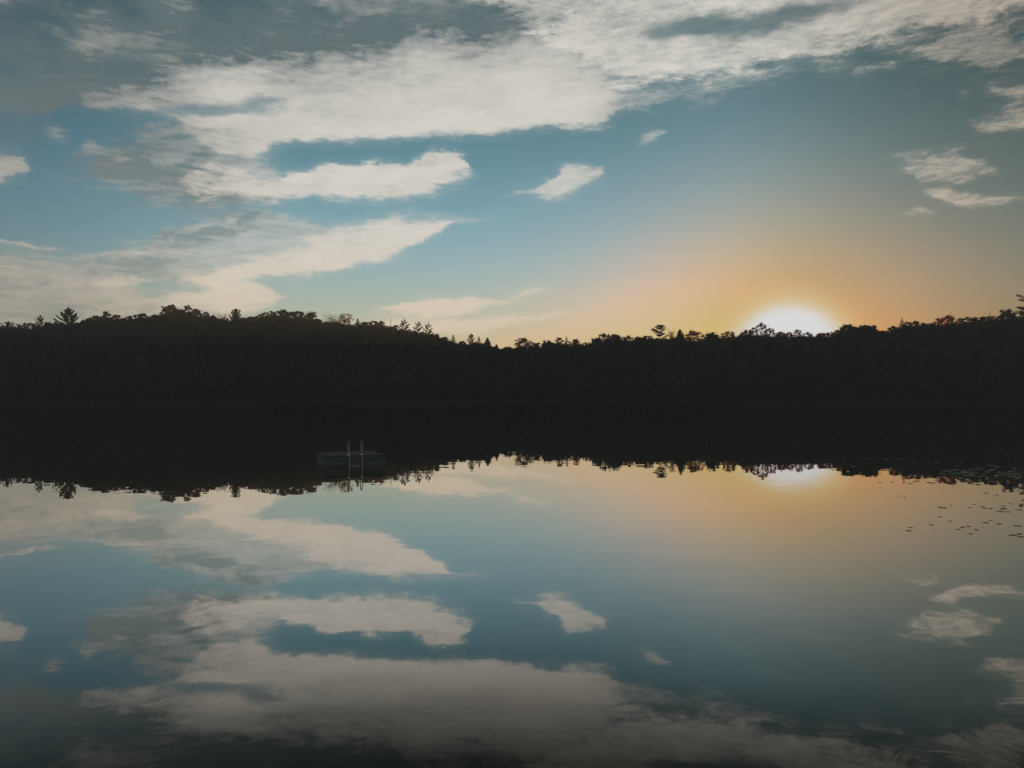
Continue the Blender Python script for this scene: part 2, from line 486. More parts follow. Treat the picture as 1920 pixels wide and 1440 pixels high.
M_LEAF = foliage('broadleaf_foliage', (.036, .045, .036), (.052, .060, .046), (.14, .08, .03))
M_NEEDLE = foliage('needle_foliage', (.04, .06, .04), (.075, .095, .06), (.07, .05, .02))
M_RED = foliage('russet_sunglow_foliage', (.11, .05, .03), (.18, .08, .045), (.48, .16, .07), .48)  # russet leaf colour; on crowns before the sun it also paints the red glow
M_WOOD = foliage('forest_canopy', (.026, .030, .030), (.036, .040, .040), (.02, .02, .018), .05)


def simple(name, a, b, scale=3, rough=.8, metal=0.0, spec=.5, stretch=(1, 1, 1)):
    m, k = new_mat(name)
    t = k.n('ShaderNodeTexCoord')
    f, _ = k.noise(k.v('MULTIPLY', t.outputs['Object'], stretch), scale, 6, .6)
    p = k.n('ShaderNodeBsdfPrincipled')
    k.put(p.inputs['Base Color'], k.mix(k.sm(f, .3, .7), a, b))
    k.put(p.inputs['Roughness'], k.m('MULTIPLY_ADD', f, .25, rough - .12))
    p.inputs['Metallic'].default_value = metal
    p.inputs['Specular IOR Level'].default_value = spec
    surf(k, p.outputs[0])
    return m


M_BARK = simple('bark', (.035, .028, .022), (.075, .06, .05), 2.5, .9)
M_SOIL = simple('woodland_soil', (.03, .03, .027), (.045, .043, .038), .25, .95, spec=.1)
M_PLANK = simple('weathered_plank', (.045, .052, .052), (.10, .108, .105), 4, .8, stretch=(1, .15, 1), spec=.2)
M_SKIRT = simple('damp_plank', (.07, .085, .085), (.12, .14, .135), 3, .8, stretch=(.2, .2, 1), spec=.2)
M_STEEL = simple('brushed_steel', (.24, .26, .26), (.36, .38, .38), 6, .34, 1.0)
M_PLATE = simple('bright_plate', (.72, .72, .70), (.85, .85, .82), 6, .35, 0.0)
M_PAD = simple('lily_leaf', (.14, .14, .10), (.22, .21, .15), 9, .42, spec=.7)

# ------------------------------------------------------------------ land
LC = [(-700, 630), (-200, 620), (0, 613), (60, 614), (100, 609), (150, 606), (190, 597), (235, 600), (270, 597), (300, 591), (315, 584), (340, 585), (360, 586), (380, 593), (430, 598),
      (480, 597), (500, 594), (520, 592), (570, 594), (590, 604), (640, 605), (665, 608), (700, 608), (740, 614), (780, 624), (800, 626), (820, 633), (845, 640),
      (870, 644), (900, 644), (935, 654), (960, 655), (1000, 648), (1060, 646), (1100, 645), (1140, 636), (1200, 636), (1260, 635),
      (1320, 634), (1380, 630), (1450, 628), (1500, 632), (1560, 629), (1600, 617), (1640, 619), (1665, 623), (1700, 611), (1760, 611), (1820, 605),
      (1870, 598), (1900, 596), (2000, 590), (2300, 600), (2700, 620)]
LCX = np.array([p[0] for p in LC], float); LCY = np.array([p[1] for p in LC], float)


def line_slope(phi):
    """slope above the eye of the closed canopy line along the column phi = X / Y"""
    x = 960 + FPX * np.asarray(phi, float)
    y = np.interp(x, LCX, LCY)
    hz = 743 - (x - 960) * math.sin(ROLL)
    return (hz - y) / FPX


RIDGE = 500.0


def sstep(t):
    t = np.clip(t, 0, 1)
    return t * t * (3 - 2 * t)


def land(X, Y):
    X = np.asarray(X, float); Y = np.asarray(Y, float)
    phi = np.clip(X / np.maximum(Y, 60), -1.2, 1.2)
    zr = CAMZ + line_slope(phi) * RIDGE - 5.5
    wob = 6 * np.sin(X * .021) + 4 * np.sin(X * .057 + 1.3)
    tf = (Y - 372 - wob) / (RIDGE - 372)
    far = np.where(tf < 0, -3.0 * sstep(-tf * 3), zr * sstep(tf))
    back = np.clip((Y - 560) / 400, 0, 1)
    far = far * (1 - .35 * back)
    ts = (np.abs(X) - 470 - 8 * np.sin(Y * .03)) / 150
    side = np.where(ts < 0, -3.0 * sstep(-ts * 3), 34 * sstep(ts))
    near = np.where(Y < 2.2, 1.9 + np.clip(-Y - 15, 0, 400) * .05, np.clip(1.9 - (Y - 2.2) * 1.6, -3, 1.9))
    return np.maximum(np.maximum(far, side), near)


xs = np.concatenate([np.linspace(-850, -680, 6), np.linspace(-640, 640, 130), np.linspace(680, 850, 6)])
ys = np.concatenate([np.linspace(-260, -60, 8), [-30, -15, -6, 0, 1.2, 2.2, 2.8, 3.4, 4.4, 6], np.linspace(20, 350, 14), np.linspace(360, 560, 42), np.linspace(590, 800, 10)])
XX, YY = np.meshgrid(xs, ys)
ZZ = land(XX, YY) + np.where(YY > 380, .8 * np.sin(XX * .11) * np.cos(YY * .13), 0)
V = np.stack([XX, YY, ZZ], -1).reshape(-1, 3)
nx = len(xs)
F = [(j * nx + i, j * nx + i + 1, (j + 1) * nx + i + 1, (j + 1) * nx + i) for j in range(len(ys) - 1) for i in range(nx - 1)]
tag(mesh_obj('hills', V, F, M_SOIL, smooth=True), kind='structure')

# ------------------------------------------------------------------ water
m, k = new_mat('lake_water')
ge = k.n('ShaderNodeNewGeometry')
pos = ge.outputs['Position']
px_, py_, pz_ = k.sep(pos)
# light air on the water: faint crossing wavelets, stronger in patches
_, n1 = k.noise(k.v('MULTIPLY', pos, (.55, 1.3, 1)), 1.5, 1.2, .5)
_, n2 = k.noise(k.v('MULTIPLY', pos, (.25, .6, 1)), .7, 3, .5)
patch, _ = k.noise(k.v('MULTIPLY', pos, (.05, .12, 1)), .8, 3, .5)
amp = k.m('MULTIPLY_ADD', k.sm(patch, .42, .68), .0085, .0042)
w1 = k.v('SCALE', k.v('SUBTRACT', n1, (.5, .5, .5)), amp)
w2 = k.v('SCALE', k.v('SUBTRACT', n2, (.5, .5, .5)), .0022)
slope = k.v('MULTIPLY', k.v('ADD', w1, w2), (1.0, 1.0, 0))
# rings left by something that touched the surface
for (cx, cy, rad, wid, wl, sa) in ((*on_water(1802, 1452), .60, .055, .11, .016), (*on_water(1802, 1452), .50, .14, .12, .003), (*on_water(2010, 1372), 1.02, .16, .17, .005)):
    d = k.v('MULTIPLY', k.v('SUBTRACT', pos, (cx, cy, 0)), (1, 1, 0))
    r = k.v('LENGTH', d)
    q = k.m('DIVIDE', k.m('SUBTRACT', r, rad), wid)
    win = k.m('EXPONENT', k.m('MULTIPLY', k.m('MULTIPLY', q, q), -1.0))
    s_ = k.m('MULTIPLY', k.m('SINE', k.m('MULTIPLY', k.m('SUBTRACT', r, rad), 2 * math.pi / wl)), k.m('MULTIPLY', win, sa))
    slope = k.v('ADD', slope, k.v('SCALE', k.v('NORMALIZE', d), s_))
nrm = k.v('NORMALIZE', k.v('ADD', k.v('MULTIPLY', slope, (-1, -1, 0)), (0, 0, 1)))
lw = k.n('ShaderNodeLayerWeight'); lw.inputs[0].default_value = .5
k.put(lw.inputs['Normal'], nrm)
rp = k.n('ShaderNodeValToRGB')
cr = rp.color_ramp
REFL = [(.50, .015), (.577, .045), (.63, .15), (.674, .33), (.72, .46), (.76, .56), (.82, .66), (.895, .76), (.95, .87), (1.0, .97)]
while len(cr.elements) < len(REFL): cr.elements.new(.5)
for e, (p_, v_) in zip(cr.elements, REFL):
    e.position = p_; e.color = (v_, v_, v_, 1)
k.put(rp.inputs[0], lw.outputs['Facing'])
gl = k.n('ShaderNodeBsdfGlossy'); gl.inputs['Roughness'].default_value = .004
gl.inputs['Color'].default_value = (1.0, .965, .92, 1)
k.put(gl.inputs['Normal'], nrm)
df = k.n('ShaderNodeBsdfDiffuse'); df.inputs[0].default_value = (.030, .030, .028, 1)
mx = k.n('ShaderNodeMixShader'); k.put(mx.inputs[0], rp.outputs[0])
k.nt.links.new(df.outputs[0], mx.inputs[1]); k.nt.links.new(gl.outputs[0], mx.inputs[2])
surf(k, mx.outputs[0])
M_WATER = m
xs = np.linspace(-620, 620, 32); ys = np.concatenate([[1.6, 6, 15], np.linspace(40, 480, 14)])
XX, YY = np.meshgrid(xs, ys); nx = len(xs)
V = np.stack([XX, YY, XX * 0], -1).reshape(-1, 3)
F = [(j * nx + i, j * nx + i + 1, (j + 1) * nx + i + 1, (j + 1) * nx + i) for j in range(len(ys) - 1) for i in range(nx - 1)]
tag(mesh_obj('water', V, F, M_WATER), kind='structure')

# ------------------------------------------------------------------ trees
def limb(V, F, a, b, r0, r1, sag=0.0, n=4, sides=4):
    a = np.array(a, float); b = np.array(b, float)
    pts, rr = [], []
    for i in range(n + 1):
        t = i / n
        p = a + (b - a) * t
        p[2] += sag * math.sin(math.pi * t)
        pts.append(p); rr.append(r0 + (r1 - r0) * t)
    tube(V, F, pts, rr, sides)


def trunk_base(V, F, H, top=.97, r=None, bend=.02):
    r = r or .012 * H + .06
    bx, by = rng.normal(0, bend * H, 2)
    n = 7
    P = [np.array([bx * (i / n) ** 2, by * (i / n) ** 2, H * top * i / n - (.4 if i == 0 else 0)]) for i in range(n + 1)]
    tube(V, F, P, [r * (1.25 if i == 0 else 1) * (1 - .86 * i / n) for i in range(n + 1)], 6)
    return lambda z: np.array([bx * (min(z / (H * top), 1)) ** 2, by * (min(z / (H * top), 1)) ** 2, z])


def tree_broad(H, w, ch, lumps=16, dens=1.0, leaf=.5, airy=0.0, flat=.65, peak=.55, round_=1.0):
    """broadleaf: limbs spread from the trunk, each carrying a ragged clump of leaves"""
    V, F, Q = [], [], []
    ax = trunk_base(V, F, H, .86)
    z0 = H - ch
    for i in range(lumps):
        t = (i + .5) / lumps
        a = i * 2.399 + rng.uniform(-.4, .4)
        zz = z0 + ch * (t ** .8) * .93
        rr = w * .5 * math.sqrt(max(0.02, 1 - ((t - (1 - peak)) / max(peak, 1 - peak)) ** 2 * .92)) * rng.uniform(.55, .95) * round_
        if i == lumps - 1: rr *= .25; zz = H - ch * .1
        lr = w * rng.uniform(.14, .26)
        c = ax(zz) + np.array([rr * math.cos(a), rr * math.sin(a), 0])
        c[2] = min(c[2], H - lr * flat * .8)
        limb(V, F, ax(max(z0 * .8, zz - rr * .8 - .6)), c, .1 + .006 * H, .03, sag=.25, n=3)
        for s in range(3):
            e = c + ball(1, (lr * 1.1, lr * 1.1, lr * flat))[0]
            limb(V, F, c, e, .035, .012, n=2, sides=3)
        nl = int(70 * dens * (lr / 1.6) ** 2 * (.5 / leaf) ** 2) + 8
        sub = 3 + int(airy * 3)
        for s in range(sub):
            cc = c + ball(1, (lr * .75, lr * .75, lr * flat * .75))[0]
            rs = lr * rng.uniform(.35, .65) * (1 - .35 * airy)
            Q.append(leaves(cc + ball(max(6, nl // sub), (rs, rs, rs * flat), .2), leaf, .1))
        # loose sprays that break the outline
        Q.append(leaves(c + ball(max(4, nl // 8), (lr * 1.3, lr * 1.3, lr * flat * 1.25), .7), leaf * .75, .1))
    return V, F, Q


def tree_upswept(H, w, ch, n=22, leaf=.38, curl=1.0, core=.0):
    """old pine: boughs leave the trunk low and sweep up into brush-like tips"""
    V, F, Q = [], [], []
    ax = trunk_base(V, F, H, .98, bend=.008)
    z0 = H - ch
    for i in range(n):
        t = (i + .3) / n
        a = i * 2.399 + rng.uniform(-.5, .5)
        zz = z0 + ch * .88 * t
        L = w * .5 * (1 - t) ** .55 * rng.uniform(.75, 1.08) + .3
        up = curl * L * rng.uniform(.65, 1.0) * (.55 + .5 * t)
        if zz + up > H: up = H - zz - .2
        s = ax(zz)
        pts = [s + np.array([math.cos(a) * L * q, math.sin(a) * L * q, up * (q ** 1.9)]) for q in (0, .3, .55, .8, 1)]
        tube(V, F, pts, [.09, .07, .05, .035, .015], 4)
        for q in np.linspace(.32, 1, max(4, int(L * 2.2))):
            p = s + np.array([math.cos(a) * L * q, math.sin(a) * L * q, up * (q ** 1.9)])
            r = .32 + .28 * math.sin(math.pi * min(q, .85))
            Q.append(leaves(p + ball(16, (r, r, r * .75), .1) + np.array([0, 0, .12]), leaf, 0, 2.0))
    p = ax(H * .97)
    Q.append(leaves(p + ball(26, (.3, .3, .9), .1) - np.array([0, 0, .5]), leaf, 0, 2))
    if core:
        for t in np.linspace(.25, .95, 9):
            r = core * w * .5 * (1.1 - t)
            Q.append(leaves(ax(z0 + ch * t) + ball(90, (r, r, ch * .09), .1), leaf * 1.2, 0))
    return V, F, Q


def tree_plates(H, w, ch, tiers=7, leaf=.42, up=.4):
    """pine with few level boughs that carry flat plates of needles, sky between them"""
    V, F, Q = [], [], []
    ax = trunk_base(V, F, H, .98, bend=.012)
    z0 = H - ch
    for i in range(tiers):
        t = i / (tiers - 1)
        zz = z0 + ch * (.9 * t + rng.uniform(-.06, .06))
        for j in range(3 if t < .7 else 4):
            a = i * 1.9 + j * 2.1 + rng.uniform(-.4, .4)
            L = w * .5 * (1 - .5 * t) * rng.uniform(.45, 1.15)
            s = ax(zz)
            e = s + np.array([math.cos(a) * L, math.sin(a) * L, min(up * L * rng.uniform(.6, 2.4), H - zz - .2)])
            limb(V, F, s, e, .11, .025, sag=-.12 * L, n=4)
            for q in (.25, .5, .72, .95):
                p = s + (e - s) * q + np.array([0, 0, .12])
                r = .30 * L * rng.uniform(.8, 1.15) + .3
                Q.append(leaves(p + ball(46, (r, r, .42), .1), leaf, .2, 1.8))
    Q.append(leaves(ax(H * .97) + ball(30, (.4, .4, .6), .1) - np.array([0, 0, .3]), leaf, 0, 1.8))
    return V, F, Q


def tree_spruce(H, w, ch, tiers=11, leaf=.36, dense=1.0, power=1.0):
    """spire with whorls of drooping boughs turned up at the tips"""
    V, F, Q = [], [], []
    ax = trunk_base(V, F, H, 1.0, bend=.004)
    z0 = H - ch
    for i in range(tiers):
        t = i / tiers
        zz = z0 + ch * (t ** .92) * .96
        nb = 6 if t < .7 else 4
        for j in range(nb):
            a = i * 1.1 + j * 2 * math.pi / nb + rng.uniform(-.3, .3)
            L = (w * .5 * (1 - t) ** power + .12) * rng.uniform(.7, 1.12)
            s = ax(zz)
            pts = [s + np.array([math.cos(a) * L * q, math.sin(a) * L * q, L * (-.28 * q + .30 * q * q * q)]) for q in (0, .35, .7, 1)]
            tube(V, F, pts, [.06, .045, .03, .01], 3)
            for q in np.linspace(.25, 1, max(3, int(L * 2))):
                p = s + np.array([math.cos(a) * L * q, math.sin(a) * L * q, L * (-.28 * q + .30 * q ** 3)])
                r = .16 + .22 * (1 - q) + .06 * L
                Q.append(leaves(p + ball(int(9 * dense), (r, r, r * (.55 if dense < 1.5 else 1.0)), .1), leaf, .2, 1.8))
    Q.append(leaves(ax(H) + ball(10, (.1, .1, .5), .1) - np.array([0, 0, .45]), leaf * .8, 0, 2.2))
    return V, F, Q


def tree_twig(H, w, ch, leafy=.2, leaf=.35, n=26):
    """nearly bare crown of fine branches"""
    V, F, Q = [], [], []
    ax = trunk_base(V, F, H, .8)
    z0 = H - ch
    for i in range(n):
        t = (i + .5) / n
        a = i * 2.399
        zz = z0 - ch * .1 + ch * .6 * t
        L = w * .5 * rng.uniform(.5, 1.05) * math.sqrt(1.02 - (1.2 * t - .45) ** 2 if t < 1 else .3)
        ez = min(H, zz + ch * rng.uniform(.3, .6) * (1 - .4 * (L / (w * .5 + .01)) ** 2))
        e = ax(zz) + np.array([math.cos(a) * L, math.sin(a) * L, ez - zz])
        limb(V, F, ax(zz), e, .085, .03, sag=.2, n=3)
        for j in range(5):
            q = rng.uniform(.45, 1)
            s = ax(zz) + (e - ax(zz)) * q
            f = s + np.array([rng.normal(0, .22 * w * .5), rng.normal(0, .22 * w * .5), abs(rng.normal(0, .13 * ch)) + .2])
            f[2] = min(f[2], H)
            limb(V, F, s, f, .035, .014, n=2, sides=3)
            nl = rng.poisson(10 * leafy)
            if nl: Q.append(leaves(f + ball(nl, (.5, .5, .4), .1), leaf, 0))
    if not Q: Q.append(leaves(ax(H * .8) + ball(6, (.5, .5, .5)), leaf))
    return V, F, Q


def tree_snag(H, w, ch):
    V, F = [], []
    ax = trunk_base(V, F, H, 1.0, r=.28, bend=.01)
    for i in range(9):
        zz = H - ch * rng.uniform(.03, .8)
        a = rng.uniform(0, 6.28)
        L = w * .5 * rng.uniform(.5, 1.1)
        limb(V, F, ax(zz), ax(zz) + np.array([math.cos(a) * L, math.sin(a) * L, L * rng.uniform(.4, 1.2)]), .07, .02, n=3)
    return V, F, None


KINDS = {
    'dense': lambda H, w, c: tree_broad(H, w, c, 24, 3.0, .5, 0, .75),
    'broad': lambda H, w, c: tree_broad(H, w, c, 20, 2.2, .5, .15, .75),
    'layer': lambda H, w, c: tree_broad(H, w, c, 18, 2.0, .45, .35, .52, .6),
    'umbrella': lambda H, w, c: tree_broad(H, w, c, 20, 2.3, .48, .3, .48, .25),
    'lacy': lambda H, w, c: tree_broad(H, w, c, 22, .95, .38, .9, .65),
    'knob': lambda H, w, c: tree_broad(H, w, c, 14, 3.0, .5, 0, .85, .75),
    'fan': lambda H, w, c: tree_upswept(H, w, c, 30, .40, 1.25, .35),
    'brush': lambda H, w, c: tree_upswept(H, w, c, 20, .36, 1.15),
    'oldpine': lambda H, w, c: tree_upswept(H, w, c, 34, .45, .75, .62),
    'plate': lambda H, w, c: tree_plates(H, w * 1.1, c * 1.15, 8),
    'hemlock': lambda H, w, c: tree_upswept(H, w * 1.1, c * 1.1, 19, .38, .55),
    'spruce': lambda H, w, c: tree_spruce(H, w * 1.15, c, 10, .42, 1.4, 1.0),
    'cone': lambda H, w, c: tree_spruce(H, w, c, 14, .42, 2.6, .75),
    'twig': lambda H, w, c: tree_twig(H, w, c, .25),
    'russet': lambda H, w, c: tree_twig(H, w, c, .9, .42, 30),
    'snag': lambda H, w, c: tree_snag(H, w, c),
}
NEEDLES = ('fan', 'brush', 'oldpine', 'plate', 'hemlock', 'spruce', 'cone')
NAMES = dict(fan='fan_topped_tree', brush='pine_tree', oldpine='pine_tree', plate='pine_tree', hemlock='hemlock_tree', spruce='spruce_tree', cone='spruce_tree', snag='dead_tree', twig='bare_tree', russet='russet_tree')
# (x, top, width) in photo pixels, kind, red leaves (own russet, before the sun painted glow)?, label
TREES = [
    (15, 603, 30, 'brush', 0, 'bushy upswept tree at the extreme left end of the skyline'),
    (36, 608, 17, 'brush', 0, 'small upswept tree just right of the leftmost bushy tree'),
    (54, 604, 24, 'layer', 0, 'leafy sloping crown left of the small brush-like pine'),
    (75, 590, 21, 'brush', 0, 'small brush-like pine with upswept finger boughs on the far left'),
    (91, 605, 22, 'broad', 0, 'low flat crown between the small brush-like pine and the big old pine'),
    (128, 577, 52, 'oldpine', 0, 'big old pine with wide upswept boughs, tallest of the far left'),
    (163, 598, 17, 'dense', 0, 'small round crown at the right foot of the big old pine'),
    (181, 592, 22, 'layer', 0, 'layered crown second to the right of the big old pine'),
    (201, 583, 21, 'knob', 0, 'pointed knobbly crown between the big old pine and the twin hilltop peaks'),
    (216, 589, 19, 'layer', 0, 'layered crown at the right shoulder of the pointed knobbly crown'),
    (231, 597, 20, 'broad', 0, 'low crown in the dip right of the pointed knobbly crown'),
    (252, 590, 28, 'umbrella', 0, 'wide layered crown rising from the dip, left of its twin tufts'),
    (268, 588, 20, 'broad', 0, 'crown with two tufts before the climb to the left hilltop'),
    (294, 590, 24, 'broad', 0, 'sloping crown at the left foot of the hilltop peaks'),
    (308, 574, 15, 'knob', 0, 'narrow knobbly top on the left edge of the hilltop'),
    (322, 571, 24, 'knob', 0, 'broad pointed crown, highest point of the left hilltop'),
    (338, 580, 20, 'dense', 0, 'dense low crown in the saddle between the two hilltop peaks'),
    (352, 572, 20, 'knob', 0, 'two-knobbed crown, right hand peak of the left hilltop'),
    (368, 579, 22, 'layer', 0, 'layered crown falling away right of the two-knobbed peak'),
    (385, 584, 18, 'layer', 0, 'ragged crown at the bottom of the slope right of the hilltop peaks'),
    (399, 591, 15, 'broad', 0, 'low crown left of the twiggy reddish tree below the hilltop'),
    (416, 588, 26, 'twig', 1, 'twiggy reddish tree beside the upright fan-topped tree'),
    (442, 579, 27, 'fan', 0, 'upright fan-topped tree with a dense brush of branches'),
    (472, 593, 30, 'layer', 1, 'low reddish crown between the fan-topped tree and the umbrella canopies'),
    (492, 586, 19, 'umbrella', 0, 'open layered crown at the left end of the umbrella canopies'),
    (507, 582, 18, 'umbrella', 0, 'small domed canopy with sky showing below it, second of the umbrella row'),
    (526, 582, 30, 'umbrella', 0, 'broad flat umbrella canopy, highest of the umbrella row'),
    (553, 584, 28, 'umbrella', 0, 'umbrella canopy with a bright sky gap, right of the highest one'),
    (578, 584, 30, 'umbrella', 0, 'domed canopy ending the umbrella row on its right'),
    (597, 598, 18, 'layer', 0, 'low crown with sky below it in the dip right of the umbrella row'),
    (621, 588, 32, 'twig', 0, 'bare-twigged crown left of the sparse russet tree'),
    (647, 589, 30, 'russet', 1, 'sparse russet tree with sky showing through its branches'),
    (671, 596, 16, 'spruce', 0, 'small spruce right beside the sparse russet tree'),
    (684, 603, 16, 'layer', 0, 'small layered crown right of the small spruce beside the russet tree'),
    (699, 601, 18, 'umbrella', 0, 'flat-topped crown between the russet tree and the bare snag'),
    (714, 600, 16, 'layer', 1, 'spiky brown-tinged crown left of the bare snag'),
    (732, 597, 7, 'snag', 0, 'thin dead snag left of the curly hemlocks'),
    (742, 609, 16, 'layer', 0, 'drooping crown between the dead snag and the curly hemlocks'),
    (758, 597, 24, 'hemlock', 0, 'leftmost and tallest of the three curly-boughed hemlocks'),
    (784, 602, 24, 'hemlock', 0, 'middle one of the three curly-boughed hemlocks'),
    (803, 604, 24, 'hemlock', 0, 'rightmost of the three curly-boughed hemlocks, with one bough out to the right'),
    (818, 625, 14, 'layer', 0, 'small crown on the slope under the rightmost hemlock'),
    (832, 633, 22, 'broad', 0, 'rounded low crown on the slope between the hemlocks and the lone little spruce'),
    (850, 626, 15, 'spruce', 0, 'lone little spruce on the slope right of the hemlocks'),
    (866, 640, 15, 'broad', 0, 'low crown right of the lone little spruce'),
    (884, 625, 19, 'brush', 0, 'knobbly pine standing over the spruces near the lowest dip'),
    (898, 630, 14, 'spruce', 0, 'slim spruce immediately right of the knobbly pine'),
    (914, 632, 19, 'cone', 0, 'dark cone-shaped spruce left of the lowest dip'),
    (931, 645, 12, 'cone', 0, 'tiny cone-shaped spruce at the lowest dip of the skyline'),
    (952, 650, 20, 'umbrella', 0, 'low rounded crown in the lowest dip, left of the lacy round tree'),
    (980, 634, 33, 'lacy', 0, 'lacy round tree standing right of the lowest dip'),
    (1006, 643, 18, 'broad', 0, 'low crown at the right foot of the lacy round tree'),
    (1027, 639, 22, 'broad', 0, 'dense low crown between the lacy round tree and the spire-topped crown'),
    (1048, 632, 17, 'layer', 0, 'layered crown left beside the spire-topped crown'),
    (1062, 630, 15, 'spruce', 0, 'thin spire-topped crown in the centre right of the lacy round tree'),
    (1077, 636, 24, 'lacy', 1, 'see-through brownish crown right of the spire-topped crown'),
    (1098, 641, 12, 'lacy', 1, 'tiny pinkish crown at the start of the right hand rise'),
    (1118, 634, 22, 'broad', 0, 'crown climbing the right hand rise below the airy-topped tree'),
    (1133, 624, 22, 'lacy', 0, 'airy-topped tree on the right hand rise, left of its lacy pair'),
    (1154, 626, 28, 'lacy', 0, 'lacy tree right of the airy-topped tree on the rise'),
    (1180, 629, 22, 'lacy', 1, 'pinkish see-through tree left of the lone plated pine'),
    (1198, 632, 22, 'broad', 0, 'low even crown left of the lone plated pine, nearer the pinkish tree'),
    (1213, 629, 18, 'umbrella', 0, 'low flat crown touching the left side of the lone plated pine'),
    (1237, 610, 32, 'plate', 0, 'lone plated pine standing clear of the skyline left of the sun'),
    (1259, 617, 14, 'twig', 1, 'thin bare tree between the lone plated pine and the dense dark tree'),
    (1275, 616, 24, 'cone', 0, 'dense dark stub-topped tree right of the lone plated pine'),
    (1301, 620, 32, 'lacy', 1, 'lacy tree between the dense dark stub-topped tree and the sunlit trees'),
    (1334, 624, 26, 'broad', 0, 'rounded crown left of the sun glare, before the sun-reddened ones'),
    (1366, 621, 24, 'lacy', 1, 'sun-reddened crown at the left rim of the sun glare'),
    (1398, 618, 26, 'lacy', 1, 'glowing crown left of the tallest tree in front of the sun'),
    (1413, 612, 16, 'lacy', 1, 'short glowing crown leaning on the tallest tree in front of the sun'),
    (1428, 604, 20, 'lacy', 1, 'tallest sun-reddened tree in front of the sun glare'),
    (1443, 614, 18, 'lacy', 1, 'glowing crown right of the tallest tree in front of the sun'),
    (1464, 621, 20, 'lacy', 1, 'low see-through crown under the middle of the sun glare'),
    (1480, 622, 18, 'lacy', 1, 'low glowing crown under the brightest part of the sun glare'),
    (1496, 618, 20, 'lacy', 1, 'peaked sun-reddened crown under the right half of the sun glare'),
    (1514, 622, 20, 'lacy', 1, 'low sun-reddened crown right of the peaked sun-reddened crown'),
    (1547, 623, 26, 'umbrella', 1, 'arched crown with bright gaps at the right rim of the sun glare'),
    (1572, 618, 20, 'broad', 1, 'sloping crown climbing to the dense peaked tree right of the sun'),
    (1591, 609, 26, 'dense', 0, 'dense peaked tree right of the sun glare'),
    (1624, 611, 36, 'dense', 0, 'broad rounded crown right of the dense peaked tree'),
    (1641, 609, 8, 'spruce', 0, 'needle-thin spire at the right edge of the broad rounded crown'),
    (1656, 620, 20, 'broad', 1, 'low crown in the notch right of the needle-thin spire'),
    (1675, 610, 17, 'layer', 0, 'ragged crown between the notch and the right hand spruce'),
    (1691, 596, 17, 'spruce', 0, 'little spruce standing above the skyline right of the sun'),
    (1716, 602, 34, 'layer', 0, 'wide layered crown right of the little spruce'),
    (1746, 606, 22, 'broad', 0, 'low crown between the wide layered crown and the tall lacy red-flecked tree'),
    (1775, 592, 34, 'lacy', 1, 'tall lacy red-flecked tree on the right hand slope'),
    (1783, 587, 9, 'twig', 1, 'thin bare top rising behind the lacy red-flecked tree'),
    (1798, 599, 14, 'lacy', 1, 'small reddish crown right of the lacy red-flecked tree'),
    (1816, 595, 26, 'umbrella', 0, 'domed crown with sky gaps on the right hand slope'),
    (1842, 593, 28, 'umbrella', 0, 'dense flat crown left of the bare dead top on the right'),
    (1857, 584, 10, 'snag', 0, 'bare dead top near the right edge of the picture'),
    (1873, 592, 18, 'layer', 0, 'small layered crown between the dead top and the leaning dense tree'),
    (1889, 580, 24, 'dense', 0, 'dense tree with a bough leaning right, beside the great pine'),
    (1922, 552, 42, 'plate', 0, 'great plated pine cut by the right edge, tallest on the right'),
]
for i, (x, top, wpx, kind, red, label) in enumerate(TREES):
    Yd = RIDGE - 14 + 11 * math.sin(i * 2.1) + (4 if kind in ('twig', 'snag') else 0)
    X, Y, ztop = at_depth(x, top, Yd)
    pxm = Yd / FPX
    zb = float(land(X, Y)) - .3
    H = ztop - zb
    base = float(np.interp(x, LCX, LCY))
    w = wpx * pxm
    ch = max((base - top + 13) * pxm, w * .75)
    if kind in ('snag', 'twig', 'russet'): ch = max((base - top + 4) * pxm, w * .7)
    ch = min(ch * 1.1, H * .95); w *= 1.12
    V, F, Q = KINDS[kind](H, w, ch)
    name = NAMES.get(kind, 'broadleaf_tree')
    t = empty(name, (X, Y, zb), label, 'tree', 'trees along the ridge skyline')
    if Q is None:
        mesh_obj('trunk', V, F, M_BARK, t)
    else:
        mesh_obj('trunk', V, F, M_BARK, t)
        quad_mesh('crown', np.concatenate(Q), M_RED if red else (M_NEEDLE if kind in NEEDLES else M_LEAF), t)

# the wood on the hillside below the skyline: one dark mass in the photo
Q, V, F = [], [], []
def wood_tree(X, Y, H, w, fine):
    zb = float(land(X, Y))
    c = np.array([X, Y, zb])
    tube(V, F, [c - [0, 0, .3], c + [0, 0, H * .75]], [.22, .08], 4)
    n = 420 if fine else 95
    leaf = .62 if fine else 1.3
    for i in range(8):
        a = rng.uniform(0, 6.28); q = rng.uniform(.1, 1)
        r = w * .5 * math.sqrt(q) * .75
        zz = H * (.14 + .74 * (1 - q * .7) * rng.uniform(.7, 1))
        Q.append(leaves(c + [r * math.cos(a), r * math.sin(a), zz] + ball(n // 8, (w * .27, w * .27, min(w * .22, H - zz)), .3), leaf, .1, 1.2))
cnt = 0
for row, Y0 in enumerate(np.arange(378, 530, 6.2)):
    for X0 in np.arange(-450, 450, 7.0):
        X = X0 + rng.uniform(-2.6, 2.6) + (row % 2) * 3.5; Y = Y0 + rng.uniform(-2.2, 2.2)
        if abs(X / Y) > .86: continue
        zb = float(land(X, Y))
        if zb < .3: continue
        zmax = CAMZ + float(line_slope(X / Y)) * Y - (rng.uniform(-2.0, 2.0) if Y > 478 else rng.uniform(-.3, 2.2))
        H = min(rng.uniform(9, 14), zmax - zb)
        if H < 3.2: continue
        wood_tree(X, Y, H, rng.uniform(6.5, 9.5), Y > 455)
        cnt += 1
